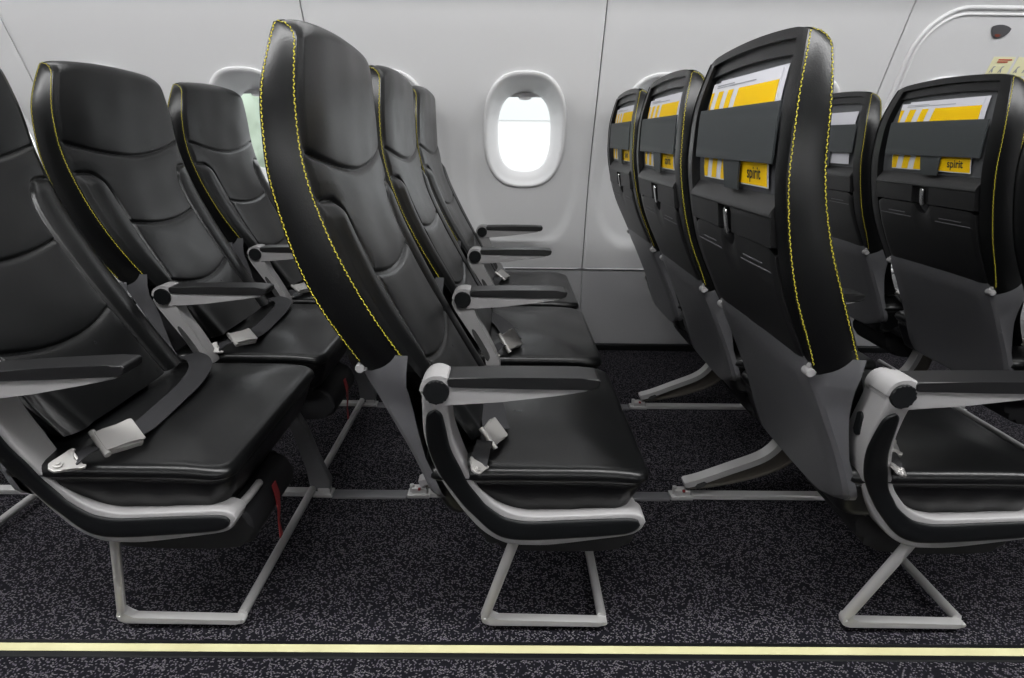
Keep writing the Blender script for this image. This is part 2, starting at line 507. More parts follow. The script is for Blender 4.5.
    # hinges at the tray's lower corners
    for y in (.052, .461):
        bm = bmesh.new()
        c = Vector((XR(.582)-.004, y, .578))
        bm_disc(bm, (c.x, c.z), .0075, y-.010, y+.010, 20, .002)
        bm_prism(bm, [(c.x-.006, c.z-.004), (c.x+.010, c.z-.006), (c.x+.018, c.z+.022), (c.x+.002, c.z+.024)], y-.006, y+.006, .002)
        h = from_bm('tray_hinge', bm, M['grey'], seat); tag(h, 'metal tray hinge')

def build_shell(seat):
    XS = cubic([.272, .300, .325, .356, .418, .473, .527, .576, .606], [-.006, -.010, -.016, -.026, -.050, -.076, -.102, -.126, -.131])
    zs = [.604, .576, .55, .527, .50, .473, .445, .418, .39, .365, .350, .338, .327, .318, .310, .304, .300]
    V = []; F = []; rows = []
    for z in zs:
        x = XS(z); t = max(0, (z-.345)/(.604-.345))
        q = min(1, max(0, (.585-z)/.11)); side = .241 - .031*q*q*(3-2*q)
        dx = max(.010, float(np.interp(z, [.34, .38, .474, .554, .604], [-.012, -.020, -.040, -.052, -.046])) - x - .012)
        low = max(0, (.362-z)/.062)
        near = .200 - .085*low**2.2; far = .200 - .030*low**3
        pts = []
        def half(cr, sd, sg):
            sd = max(cr + .006, sd - (.200-cr))
            return [(sg*sd, dx+.012), (sg*(sd-.001), dx), (sg*(cr+.006), .010), (sg*cr, .002), (sg*(cr-.008), -.001), (sg*cr*.75, -.003), (sg*cr*.38, -.004)]
        prof = half(near, side - .018*t, -1) + [(0, -.0045)] + half(far, side, 1)[::-1]
        for a, b in prof:
            V.append((x+b, YC+a, z)); pts.append(len(V)-1)
        rows.append(pts)
    # tuck under
    pts = []
    for k in rows[-1]:
        p = V[k]; V.append((p[0]+.05, YC+(p[1]-YC)*.95, .296)); pts.append(len(V)-1)
    rows.append(pts)
    for a, b in zip(rows, rows[1:]):
        for k in range(len(a)-1): F.append((a[k], a[k+1], b[k+1], b[k]))
    mk('back_shell', V, F, M['shell'], seat, sharp=28)

# ------------------------------------------------------------------ cushion and pan
CX0, CX1, CY0, CY1 = -.035, .354, .044, .538
def crown(x, y):
    a = max(0, (x-.22)/.12); 
    return .0145 - .022*a*a - .012*max(0, (.03-x)/.08)
def rrect(ins, r=.035, n=7):
    x0, x1, y0, y1 = CX0+ins, CX1-ins, CY0+ins, CY1-ins
    r = max(.006, r-ins*.4); out = []
    for cx, cy, a0 in ((x1-r, y1-r, 0), (x0+r, y1-r, 90), (x0+r, y0+r, 180), (x1-r, y0+r, 270)):
        for k in range(n+1):
            a = math.radians(a0 + 90*k/n); out.append((cx+r*math.cos(a), cy+r*math.sin(a)))
    # straight runs subdivided for the curved front
    res = []
    for p, q in zip(out, out[1:]+out[:1]):
        L = math.hypot(q[0]-p[0], q[1]-p[1]); k = max(1, int(round(L/.03))) if L > .05 else 1
        res += [(p[0]+(q[0]-p[0])*j/k, p[1]+(q[1]-p[1])*j/k) for j in range(k)]
    return res
def cushion_z(x, y):
    e = min(x-CX0, CX1-x, y-CY0, CY1-y)
    return .3985 + crown(x, y)*min(1, max(0, e-.011)/.12)**.8

def build_cushion(seat):
    base = rrect(0); n = len(base)
    spec = [(.040, .288), (.034, .292), (.028, .305), (.021, .325), (.014, .345), (.010, .358), (.009, .366), (.012, .371), (.003, .375), (-.0005, .380), (.0, .387), (.002, .3925), (.006, .3965), (.011, .3985)]
    V = []; F = []; rows = []
    cx, cy = (CX0+CX1)/2, (CY0+CY1)/2
    def inset(ins):
        pts = []
        for x, y in base:
            sx = (CX1-CX0-2*ins)/(CX1-CX0); sy = (CY1-CY0-2*ins)/(CY1-CY0)
            pts.append((cx+(x-cx)*sx, cy+(y-cy)*sy))
        return pts
    def drop(x): 
        a = max(0, (x-.24)/.1); return .007*a*a
    for ins, z in spec:
        wav = .0014 if .30 < z < .36 else 0
        rows.append([len(V)+k for k in range(n)])
        for k, (x, y) in enumerate(inset(ins)):
            V.append((x + wav*math.sin(95*y), y + wav*math.sin(80*x), z - drop(x)*(.2 + .8*(z-.288)/.115)))
    for ins in (.018, .03, .05, .075, .10, .14, .18):
        rows.append([len(V)+k for k in range(n)])
        for x, y in inset(ins): V.append((x, y, .3985 - drop(x) + (crown(x, y)+drop(x)*.5)*min(1, (ins-.011)/.12)**.8 + .0007*math.sin(31*y+12*x)))
    for a, b in zip(rows, rows[1:]):
        for k in range(n): F.append((a[k], a[(k+1) % n], b[(k+1) % n], b[k]))
    F.append(rows[-1]); F.append(rows[0][::-1])
    c = mk('seat_cushion', V, F, M['leather'], seat, sharp=60)
    bm = bmesh.new()
    path = [(x, y, .3725 - drop(x)*.8) for x, y in inset(.007)]
    P = [Vector(p) for p in path] + [Vector(path[0])]
    bm_tube(bm, P, .0028, 8, caps=False)
    from_bm('piping', bm, M['leather'], c, wn=False)
    bm = bmesh.new()
    bm_prism(bm, [(.005, .335), (.025, .310), (.055, .275), (.09, .262), (.26, .258), (.300, .270), (.306, .290)], .095, .49, .004)
    from_bm('seat_pan', bm, M['matt'], seat)

def build_pouch(seat):
    bm = bmesh.new()
    bm_prism(bm, crom([(.060, .285, 0), (.050, .245, 0), (.072, .206, 0), (.12, .187, 0), (.26, .184, 0), (.335, .194, 0), (.350, .222, 0), (.335, .262, 0), (.28, .275, 0), (.15, .275, 0)], 4, True), .112, .33, .010, 3)
    p = from_bm('life_vest_pouch', bm, M['matt'], seat)
    bm = bmesh.new()
    pts = [Vector((.352, .215, .262)), Vector((.358, .213, .235)), Vector((.358, .211, .205)), Vector((.355, .209, .175)), Vector((.356, .210, .140))]
    wd = [.009, .010, .006, .003, .007]
    prev = None
    for q, w in zip(pts, wd):
        ring = [bm.verts.new(q + Vector((dx, dy, 0))) for dx, dy in ((-.001, -w), (.001, -w), (.001, w), (-.001, w))]
        if prev:
            for k in range(4): bm.faces.new((prev[k], prev[(k+1) % 4], ring[(k+1) % 4], ring[k]))
        else: bm.faces.new(ring)
        prev = ring
    bm.faces.new(prev[::-1])
    t = from_bm('pull_tag', bm, M['red'], p, wn=False); tag(t, 'red pull tag')

# ------------------------------------------------------------------ arms
def build_arm(seat, y=0.0):
    hub = (0.0, .558)
    bm = bmesh.new()
    arc = [(hub[0] + .0242*math.cos(math.radians(a)), hub[1] + .0242*math.sin(math.radians(a))) for a in range(60, 301, 16)]
    out = arc + [(.028, .5345), (.10, .5415), (.18, .552), (.226, .5585), (.2315, .5605), (.226, .5635), (.12, .5645), (.030, .5650)]
    bm_prism(bm, out, y+.003, y+.047, .003, 2)
    arm = from_bm('armrest', bm, M['grey'], seat)
    top = [(.016, .5775), (.020, .5815), (.12, .583), (.22, .583), (.245, .5815), (.2495, .578), (.2465, .567), (.236, .5625), (.12, .5645), (.024, .5650), (.018, .567)]
    bm = bmesh.new(); bm_prism(bm, top, y+.000, y+.050, .0035, 3)
    from_bm('arm_pad', bm, M['pad'], arm)
    bm = bmesh.new()
    cov = [(.0256*math.cos(math.radians(a)), .558+.0256*math.sin(math.radians(a))) for a in range(186, 92, -9)] + [(.008, .5838), (.0185, .5835), (.021, .570), (.018, .560), (0, .556)]
    bm_prism(bm, cov, y+.0015, y+.0485, .0035, 3)
    from_bm('hub_cover', bm, M['grey'], arm)
    bm = bmesh.new(); bm_disc(bm, hub, .0198, y-.0025, y+.052, 36, .0025)
    from_bm('pivot_cap', bm, M['black'], arm)
    return arm

def build_bracket(seat, y=0.0):
    out = crom([(-.027, .552, 0), (-.020, .532, 0), (.000, .500, 0), (.028, .455, 0), (.050, .415, 0), (.056, .385, 0)], 4) + \
          crom([(.092, .385, 0), (.082, .415, 0), (.058, .465, 0), (.036, .505, 0), (.027, .532, 0), (.022, .548, 0)], 4)
    bm = bmesh.new(); bm_prism(bm, [(p.x, p.y) for p in out], y+.006, y+.044, .004, 2)
    b = from_bm('arm_bracket', bm, M['grey'], seat)
    bm = bmesh.new()
    slot = crom([(.022, .474, 0), (.030, .478, 0), (.062, .422, 0), (.062, .404, 0), (.053, .408, 0)], 4, True)
    bm_prism(bm, [(p.x, p.y) for p in slot], y+.0045, y+.02, .001)
    from_bm('bracket_slot', bm, M['dark'], b)

def poff(z): return float(np.interp(z, [.30, .36, .41, .47, .54], [.050, .046, .036, .020, .0]))
def sweep(name, O, I, y0, y1, b, m, parent, grow=lambda z: 0.0):
    O = crom([(p[0], p[1], 0) for p in O], 5); I = crom([(p[0], p[1], 0) for p in I], 5)
    V = []; F = []; rings = []
    for o, i in zip(O, I):
        L = (i-o).length; d = (i-o).normalized() if L > 1e-6 else Vector((1, 0, 0)); bb = min(b, L*.45)
        sec = []
        for base, sg in ((o, 1), (i, -1)):
            c = [(bb, 0), (bb*.3, .3), (0, 1.0)]
            near = [(base + d*sg*q, y0 + r*b) for q, r in c]; far = [(base + d*sg*q, y1 - r*b) for q, r in c]
            sec.append((near, far))
        (on, of), (inn, iff) = sec
        mid = [((on[0][0]*(1-t) + inn[0][0]*t), y0) for t in (.33, .67)]
        loop = on[::-1] + mid + inn + iff[::-1] + of
        ring = []
        for p, y in loop:
            V.append((p.x, y + poff(p.y) + (grow(p.y) if y > .03 else 0), p.y)); ring.append(len(V)-1)
        rings.append(ring)
    for a, c in zip(rings, rings[1:]):
        for k in range(len(a)): F.append((a[k], a[(k+1) % len(a)], c[(k+1) % len(a)], c[k]))
    F.append(tuple(rings[0])); F.append(tuple(rings[-1][::-1]))
    return mk(name, V, F, m, parent, sharp=50)

def build_end_panel(seat):
    O = [(-.0225, .552), (-.0234, .522), (-.0234, .465), (-.0074, .392), (.0216, .332), (.0636, .275), (.1076, .2465), (.1506, .242), (.1946, .244), (.2766, .256), (.3246, .2645), (.3426, .275), (.3490, .286), (.3510, .292)]
    I = [(.0215, .552), (.0175, .520), (.0235, .459), (.0490, .382), (.0790, .338), (.1080, .3145), (.1446, .3035), (.180, .3030), (.2246, .305), (.280, .308), (.322, .3105), (.339, .3075), (.3480, .301), (.3510, .294)]
    pn = sweep('end_panel', O, I, .002, .046, .004, M['grey'], seat, lambda z: .018*min(1, max(0, (z-.33)/.12)))
    prism('hub_housing', [(.0245*math.cos(2*math.pi*k/32), .558+.0245*math.sin(2*math.pi*k/32)) for k in range(32)], .0475, .064, M['grey'], pn, .004, 3)
    O = [(-.004, .5270), (-.0150, .519), (-.0190, .500), (-.0194, .452), (-.0074, .402), (.0066, .372), (.030, .333), (.0476, .310), (.0796, .275), (.1076, .259), (.1506, .255), (.2266, .260), (.3026, .267), (.3266, .2725), (.3375, .280), (.3410, .287)]
    I = [(-.002, .5275), (.0066, .519), (.0106, .497), (.0176, .446), (.033, .402), (.0436, .372), (.062, .343), (.0746, .326), (.1016, .304), (.125, .296), (.155, .293), (.2266, .297), (.300, .3005), (.324, .3008), (.3360, .298), (.3408, .291)]
    sweep('panel_inlay', O, I, -.003, .02, .004, M['black'], pn)
    # oval rubber plug on the aft edge
    bm = bmesh.new()
    pts = [(.052+.008*math.cos(a), .487 + (.013 if math.sin(a) > 0 else -.013) + .008*math.sin(a)) for a in [2*math.pi*k/24 for k in range(24)]]
    bm_prism(bm, pts, -.0280, -.012, .002, axis='x')
    from_bm('panel_plug', bm, M['black'], pn)
    # short rail that carries the panel's nose to the seat pan
    bm = bmesh.new(); bm_tube(bm, fillet([(.336, .065, .292), (.340, .13, .286), (.330, .20, .272)], .03), .008, 10)
    from_bm('front_rail', bm, M['grey'], seat, wn=False)

# ------------------------------------------------------------------ seat belt
def ribbon(bm, pts, width, lift=.003, th=.0016, sides=None):
    P = crom([Vector(p) for p in pts], 6)
    prev = None
    for i, p in enumerate(P):
        t = (P[min(i+1, len(P)-1)] - P[max(i-1, 0)]).normalized()
        up = Vector((0, 0, 1)); s = t.cross(up)
        s = s.normalized() if s.length > .05 else Vector((1, 0, 0))
        nn = s.cross(t).normalized()
        def put(q): return q
        ring = [bm.verts.new(p + s*a*width/2 + nn*b) for a, b in ((-1, 0), (1, 0), (1, th), (-1, th))]
        if prev:
            for k in range(4): bm.faces.new((prev[k], prev[(k+1) % 4], ring[(k+1) % 4], ring[k]))
        else: bm.faces.new(ring)
        prev = ring
    bm.faces.new(prev[::-1])

def build_belt(seat, hook, buck, ang, tail, tilt=0.0, sc=.85):
    """hook: anchor fork near the armrest; buck: buckle centre; ang: direction of the belt (radians in x-y); tail: far belt points"""
    dv = Vector((math.cos(ang), math.sin(ang), 0))
    bx, by = buck
    bz = cushion_z(bx, by) + .011 + .012*abs(math.sin(tilt))
    hb = Vector((hook[0], hook[1], cushion_z(*hook) + .010))
    b0 = Vector((bx, by, bz)) - dv*.030; b1 = Vector((bx, by, bz)) + dv*.030
    bm = bmesh.new()
    mid = (hb + b0)/2 + Vector((0, 0, .004))
    ribbon(bm, [hb, mid, b0], .028)
    pts = [b1 - dv*.012] + [Vector((x, y, cushion_z(x, y) + dz)) for x, y, dz in tail]
    ribbon(bm, pts, .048)
    belt = from_bm('seat_belt', bm, M['strap'], seat, wn=False)
    # lift-lever buckle
    bm = bmesh.new()
    body = [(-.030, -.020), (-.030, .020), (-.022, .025), (.008, .025), (.026, .030), (.031, .026), (.031, -.026), (.026, -.030), (.008, -.025), (-.022, -.025)]
    bm_prism(bm, body, -.004, .006, .002, 2, axis='z')
    lid = [(-.031, -.024), (-.031, .024), (-.016, .0240), (.006, .0215), (.026, .0285), (.034, .0265), (.034, -.0265), (.026, -.0285), (.006, -.0215), (-.016, -.0240)]
    bm_prism(bm, lid, .008, .013, .002, 2, axis='z')
    bm_tube(bm, [(-.031, -.030, .006), (-.031, .030, .006)], .0060, 12)
    bmesh.ops.transform(bm, matrix=Matrix.Translation((bx, by, bz)) @ Matrix.Rotation(ang, 4, 'Z') @ Matrix.Rotation(tilt, 4, 'X') @ Matrix.Scale(sc, 4), verts=bm.verts)
    b = from_bm('buckle', bm, M['steel'], belt); tag(b, 'silver lift-lever buckle')
    # anchor fork
    bm = bmesh.new()
    fork = [(-.020, .010), (-.010, .014), (.004, .016), (.012, .022), (.022, .024), (.026, .019), (.016, .013), (.013, 0), (.016, -.013), (.026, -.019), (.022, -.024), (.012, -.022), (.004, -.016), (-.010, -.014), (-.020, -.010), (-.024, 0)]
    bm_prism(bm, fork, -.003, .003, .0015, 2, axis='z')
    bm_prism(bm, [(-.010+.008*math.cos(a), .008*math.sin(a)) for a in [2*math.pi*k/18 for k in range(18)]], -.006, .007, .0015, axis='z')
    bm_prism(bm, [(-.010+.004*math.cos(a), .004*math.sin(a)) for a in [2*math.pi*k/14 for k in range(14)]], -.006, .010, .001, axis='z')
    bm_tube(bm, [(.019, -.02, 0), (.019, .02, 0)], .003, 8)
    d2 = (b0-hb); a2 = math.atan2(d2.y, d2.x)
    bmesh.ops.transform(bm, matrix=Matrix.Translation(hb - Vector((math.cos(a2), math.sin(a2), 0))*.012 + Vector((0, 0, .004))) @ Matrix.Rotation(a2, 4, 'Z') @ Matrix.Rotation(.5, 4, 'X') @ Matrix.Scale(sc, 4), verts=bm.verts)
    f = from_bm('anchor_fork', bm, M['steel'], belt); tag(f, 'silver anchor fork')

def shared_parts(seat):
    build_back(seat); build_rear_details(seat); build_shell(seat); build_cushion(seat); build_pouch(seat); build_arm(seat)

def copy_tree(o, parent=None):
    c = o.copy(); C.objects.link(c)
    if parent is not None: c.parent = parent
    for ch in list(o.children): copy_tree(ch, c)
    return c

SEAT_GROUP = 'black leather airliner seats in rows of three'
def name_seat(o, label): tag(o, label, 'seat', SEAT_GROUP)

proto = empty('airplane_seat', (0, 0, 0))
shared_parts(proto)
prev_children = list(proto.children)

LABELS = {
 (-1, 0): 'aisle seat cut off by the left edge, nearest seat of the leftmost row',
 (-1, 1): 'middle seat of the leftmost row, its whole front and yellow side seam in view',
 (-1, 2): 'window seat of the leftmost row, partly behind the tall aisle seat with yellow stitching',
 (0, 0): 'tall aisle seat left of the picture centre, front cushion and silver buckle fully in view',
 (0, 1): 'middle seat of the centre row, headrest just right of the tallest seat',
 (0, 2): 'window seat of the centre row, beside the fully visible oval window',
 (1, 0): 'aisle seat right of centre showing its back, yellow stitched side panel nearest the camera',
 (1, 1): 'middle seat right of centre seen from behind, between two other seat backs with brochures',
 (1, 2): 'window seat right of centre seen from behind, smallest back, nearest the wall seam',
 (2, 1): 'middle seat at the far right seen from behind, grey back shell below its tray',
 (2, 2): 'window seat at the right, narrow slice visible behind the big stitched seat back',
 (2, 0): 'aisle seat of the rightmost row, just outside the right edge',
}
BELTS = {
 (-1, 0): ((.105, .040), (.146, .098), .95, [(.156, .155, .006), (.152, .25, .006), (.146, .34, .008), (.125, .43, .012), (.085, .50, .016), (.05, .525, .02)]),
 (-1, 1): ((.085, .050), (.130, .100), .85, [(.142, .16, .006), (.138, .25, .006), (.132, .34, .008), (.118, .43, .012), (.085, .50, .016), (.05, .525, .02)]),
 (-1, 2): ((.075, .050), (.105, .100), .9, [(.12, .16, .006), (.10, .25, .006), (.06, .36, .006), (.0, .48, .004)]),
 (0, 0): ((.062, .040), (.082, .118), 1.15, [(.085, .185, .006), (.075, .27, .006), (.045, .38, .006), (.0, .49, .004)]),
 (0, 1): ((.07, .045), (.112, .092), 1.0, [(.115, .16, .006), (.095, .25, .006), (.055, .36, .006), (.0, .49, .004)]),
 (0, 2): ((.05, .10), (.085, .300), 1.2, [(.085, .36, .006), (.06, .42, .006), (.0, .50, .004)]),
}
DEF_BELT = ((.045, .045), (.060, .105), 1.2, [(.062, .165, .006), (.05, .25, .006), (.03, .36, .006), (.0, .49, .004)])
SCALE = {(-1, 0): .95, (0, 0): .74, (-1, 1): .85, (0, 1): .92}
TILT = {(-1, 0): .50, (-1, 1): .40, (0, 0): .85, (0, 1): .9, (0, 2): .6}
seats = {}
first = True
for key in [(0, 0), (0, 1), (0, 2), (-1, 0), (-1, 1), (-1, 2), (1, 0), (1, 1), (1, 2), (2, 0), (2, 1), (2, 2)]:
    k, j = key
    if first: s = proto; first = False
    else:
        s = proto.copy(); C.objects.link(s)
        for ch in prev_children: copy_tree(ch, s)
    s.location = (X0 + PITCH*k, YS[j], 0)
    name_seat(s, LABELS[key])
    seats[key] = s
for ch in seats[(-1, 0)].children:
    if ch.name.startswith('armrest'):
        R = Matrix.Translation((0, 0, .558)) @ Matrix.Rotation(math.radians(-3.5), 4, 'Y') @ Matrix.Translation((0, 0, -.558))
        ch.matrix_local = R
BACK = ('backrest', 'back_panel', 'headrest', 'back_cushion', 'lumbar_cushion', 'side_bolster', 'literature_pocket', 'tray_housing', 'tray_table', 'tray_hinge')
for ch in seats[(-1, 0)].children:      # this back is reclined slightly
    if ch.name.split('.')[0] in BACK:
        ch.matrix_local = Matrix.Translation((.02, 0, .43)) @ Matrix.Rotation(math.radians(-1.7), 4, 'Y') @ Matrix.Translation((-.02, 0, -.43))
for key, s in seats.items():
    k, j = key
    if j == 0: build_end_panel(s)
    else: build_bracket(s)
    if j == 2:
        a = build_arm(s, .540); build_bracket(s, .540)
    hook, buck, ang, tail = BELTS.get(key, DEF_BELT)
    build_belt(s, hook, buck, ang, tail, TILT.get(key, .35), SCALE.get(key, .8))

# ------------------------------------------------------------------ row frames
def build_frame(k, label):
    f = empty('seat_frame', (X0 + PITCH*k, 0, 0))
    tag(f, label, 'seat frame', 'aluminium under-seat frames')
    # baggage bar: across the row, round the corner, back and up to the seat
    r = .0095
    bm = bmesh.new()
    bm_tube(bm, [(.300, 2.42, .026), (.300, .950, .026)], r, 12)
    b = from_bm('baggage_bar', bm, M['alu'], f, wn=False)
    bm = bmesh.new()
    bm_prism(bm, [(.292, .0140), (.306, .0155), (.3105, .0205), (.308, .0250), (.299, .0270), (.095, .0270), (.083, .0335), (.076, .046), (.064, .042), (.061, .032), (.064, .0205), (.078, .0140)], .934, .952, .003, 2)
    bm_disc(bm, (.301, .0245), .0035, .9315, .937, 14, .001)
    bm_disc(bm, (.069, .031), .0028, .9315, .937, 14, .001)
    from_bm('end_rail', bm, M['alu'], b)
    bm = bmesh.new()
    bm_tube(bm, [(.069, .942, .034), (.118, .902, .222), (.134, .890, .285)], .0100, 12, flat=.8)
    from_bm('strut', bm, M['alu'], b, wn=False)
    # cross tubes under the pans
    for x, z in ((.055, .300), (.245, .285)):
        tube('cross_tube', [(x, .93, z), (x, 2.44, z)], .016, M['matt'], f, 16)
    for y in (1.405, 1.975):
        leg = empty('leg', (0, y, 0)); leg.parent = f
        bm = bmesh.new()
        bm_box(bm, (-.10, -.013, .002), (.335, .013, .017), .003)
        from_bm('floor_beam', bm, M['alu'], leg)
        bm = bmesh.new()
        P = crom([(-.125, .048, 0), (-.08, .062, 0), (-.004, .094, 0), (.062, .122, 0), (.095, .145, 0), (.118, .178, 0), (.135, .235, 0), (.14, .28, 0)], 4)
        n = []
        for i, p in enumerate(P):
            t = (P[min(i+1, len(P)-1)]-P[max(i-1, 0)]).normalized(); n.append(Vector((-t.y, t.x, 0)))
        poly = [(p.x+q.x*.008, p.y+q.y*.008) for p, q in zip(P, n)] + [(p.x-q.x*.009, p.y-q.y*.009) for p, q in zip(P, n)][::-1]
        bm_prism(bm, poly, -.017, .017, .003, 2)
        o = from_bm('rear_strut', bm, M['alu'], leg)
        bm = bmesh.new(); bm_prism(bm, [(-.098, .045), (-.09, .039), (-.072, .047), (-.066, .056), (-.074, .062), (-.092, .054)], -.0182, -.012, .001)
        from_bm('strut_slot', bm, M['dark'], o)
        bm = bmesh.new()
        P2 = crom([(-.11, .032, 0), (-.05, .040, 0), (.03, .058, 0), (.10, .082, 0), (.150, .112, 0), (.175, .15, 0), (.19, .25, 0)], 4)
        Q = [p for p in P if p.y < .25]
        poly = [(p.x+.002, p.y-.010) for p in Q] + [(p.x, p.y) for p in P2[::-1]]
        bm_prism(bm, poly, -.004, .004, .001)
        from_bm('leg_web', bm, M['bark2'], leg)
        bm = bmesh.new(); bm_tube(bm, [(p.x, 0, p.y) for p in P2], .006, 8)
        from_bm('lower_flange', bm, M['bark2'], leg, wn=False)
        bm = bmesh.new()
        bm_prism(bm, [(.295, .018), (.345, .018), (.350, .05), (.322, .12), (.300, .20), (.268, .275), (.23, .275), (.270, .18), (.288, .09)], -.011, .011, .003)
        from_bm('front_post', bm, M['shell'], leg)
        for x0, x1 in ((-.158, -.098), (.300, .352)):
            bm = bmesh.new()
            bm_box(bm, (x0, -.017, .002), (x1, .017, .013), .002)
            bm_box(bm, (x0+.012, -.012, .010), (x1-.006, .012, .030), .004)
            for q in (.2, .5, .8):
                bm_prism(bm, [(x0+(x1-x0)*q+.006*math.cos(a), .006*math.sin(a)) for a in [2*math.pi*t/12 for t in range(12)]], .010, .038 - .012*q, .001, axis='z')
            o = from_bm('track_fitting', bm, M['alu'], leg)
        bm = bmesh.new(); bm_box(bm, (-.128, -.0165, .026), (-.121, -.009, .032), .001)
        o = from_bm('lock_tab', bm, M['red'], leg); tag(o, 'small red lock tab')
    return f
M['bark2'] = mat('bronze primer', (0.075, 0.066, 0.055), 0.5, metal=0.3)
FR = {-2: 'seat frame at the lower left corner, only its bar end showing',
      -1: 'aluminium frame under the leftmost seat row, its long bar running diagonally back',
      0: 'aluminium frame under the centre row, trapezoid foot beneath the front cushion in view',
      1: 'aluminium frame under the row right of centre, foot shaped like a triangle',
      2: 'aluminium frame under the rightmost row, glimpsed past the cushion at the right edge'}
for k, l in FR.items(): build_frame(k, l)

# ------------------------------------------------------------------ brochures in the back pockets
def text_mesh(txt, size):
    cu = bpy.data.curves.new('word', 'FONT'); cu.body = txt; cu.size = size; cu.align_x = 'CENTER'; cu.align_y = 'CENTER'; cu.offset = size*.018
    o = bpy.data.objects.new('word', cu); C.objects.link(o)
    dg = bpy.context.evaluated_depsgraph_get(); dg.update()
    me = bpy.data.meshes.new_from_object(o.evaluated_get(dg))
    V = [tuple(v.co) for v in me.vertices]; F = [tuple(p.vertices) for p in me.polygons]
    bpy.data.objects.remove(o); bpy.data.meshes.remove(me); bpy.data.curves.remove(cu)
    return V, F
TV, TF = text_mesh('spirit', .027)

def leaf_strip(y0, y1, z0, z1, off, shear0=0, n=10):
    """quad strip hugging the back panel; y decreases to the reader's right. shear leans it"""
    V = []; F = []
    for i in range(n+1):
        t = i/n; z = z0 + (z1-z0)*t
        a = y0 - shear0*(z-.81); b = y1 - shear0*(z-.81)
        x = bx(z) - off
        V += [(x, a, z), (x, b, z)]
        if i: k = 2*i; F.append((k-2, k-1, k+1, k))
    return V, F
def bx(z): return XR(z) + .0115
def clipq(y0, y1): return y0, y1

def build_brochure(seat_key, label, clabel, w0=.108, w1=.416, ztop_=1.027, z_lo=.856):
    s = seats[seat_key]
    loc = s.location
    # white card behind
    o = empty('safety_card', loc); tag(o, clabel, 'card', 'white cards in the seat pockets')
    V = []; F = []
    def plate(y0, y1, z0, z1, off, th, n=10):
        b = len(V)
        for i in range(n+1):
            z = z0+(z1-z0)*i/n; x = bx(z)-off
            V.extend([(x, y0, z), (x, y1, z), (x+th, y1, z), (x+th, y0, z)])
        for i in range(n):
            a = b+4*i
            for k in range(4): F.append((a+k, a+(k+1) % 4, a+4+(k+1) % 4, a+4+k))
        F.append((b, b+1, b+2, b+3)); e = b+4*n; F.append((e+3, e+2, e+1, e))
    plate(w0-.013, w1-.03, .905, ztop_+.004, -.0012, .0008)
    lean2 = lambda V: [(p[0], p[1] + .10*(p[2]-.93), p[2]) for p in V]
    V = lean2(V)
    card = mk('card_sheet', V, F, M['paper'], o, sharp=40)
    # brochure
    V = []; F = []
    plate(w0, w1, z_lo, ztop_, .0012, .0018)
    nb = len(F)
    fm = [0]*nb
    r = empty('brochure', loc); tag(r, label, 'brochure', 'yellow and white brochures in the seat pockets')
    V = lean2(V)
    sheet = mk('cover', V, F, M['paper'], r, sharp=40)
    # printed field: yellow with slanted white bands left of the middle
    V = []; F = []
    def band(ya_lo, yb_lo, lean, z0, z1, off):
        n = 10; b = len(V)
        for i in range(n+1):
            z = z0+(z1-z0)*i/n
            a = min(max(ya_lo - lean*(z-z_lo), w0+.001), w1-.001); c = min(max(yb_lo - lean*(z-z_lo), w0+.001), w1-.001)
            x = bx(z)-off; V.extend([(x, a, z), (x, c, z)])
        for i in range(n): F.append((b+2*i, b+2*i+1, b+2*i+3, b+2*i+2))
    zt = ztop_-.016
    lean = .32
    band(w0+.004-.10, .322, lean, z_lo+.002, zt, .0016)
    band(.346, .373, lean, z_lo+.002, zt, .0016)
    band(.397, .424, lean, z_lo+.002, zt, .0016)
    band(.448, .475, lean, z_lo+.002, zt, .0016)
    V = lean2(V)
    pr = mk('yellow_print', V, F, M['yellow'], sheet, sharp=40); tag(pr, 'yellow print with slanted stripes')
    V = []; F = []
    for z, a, b in ((ztop_-.006, .30, .39), (ztop_-.0095, .20, .39)):
        b0 = len(V); x = bx(z)-.0017
        V += [(x, a, z), (x, b, z), (x, b, z+.0016), (x, a, z+.0016)]; F.append((b0, b0+1, b0+2, b0+3))
    V = lean2(V)
    mk('small_print', V, F, M['greyink'], sheet)
    p, t, n = Vector((bx(.876)-.0022, 0, .876)), Vector((XR(.883)-XR(.869), 0, .014)).normalized(), 0
    V = [Vector((p.x, .160 - v[0], p.z)) + t*v[1] for v in TV]
    V = lean2(V)
    mk('wordmark', V, TF, M['ink'], sheet)

BR = {
 (1, 0): ('brochure in the big nearest seat back right of centre, yellow with white stripes', 'white card edge behind the brochure of the nearest seat back right of centre'),
 (1, 1): ('striped yellow brochure in the middle one of the three seat backs right of centre', 'white card in the middle one of the three seat backs right of centre'),
 (1, 2): ('small striped brochure in the farthest of the three seat backs right of centre', 'white card in the farthest of the three seat backs right of centre'),
 (2, 1): ('yellow striped brochure in the seat back at the far right edge', 'white card edge behind the brochure at the far right edge'),
 (2, 2): None}
for key, v in BR.items():
    if v: build_brochure(key, *v)
# the narrow seat slice at the right holds a plain white sheet only
s = seats[(2, 2)]
V = []; F = []
n = 10
for i in range(n+1):
    z = .857 + .161*i/n; x = bx(z) - .003
    V += [(x, .095, z), (x, .41, z), (x+.0015, .41, z), (x+.0015, .095, z)]
for i in range(n):
    a = 4*i
    for k in range(4): F.append((a+k, a+(k+1) % 4, a+4+(k+1) % 4, a+4+k))
F.append((0, 1, 2, 3)); F.append((4*n+3, 4*n+2, 4*n+1, 4*n))
o = mk('leaflet', V, F, M['paper']); o.location = s.location
tag(o, 'plain pale leaflet in the narrow seat slice behind the big stitched seat back', 'leaflet')

# ------------------------------------------------------------------ setting
XA, XB = -3.3, 3.6
def structure(o): o['kind'] = 'structure'; return o

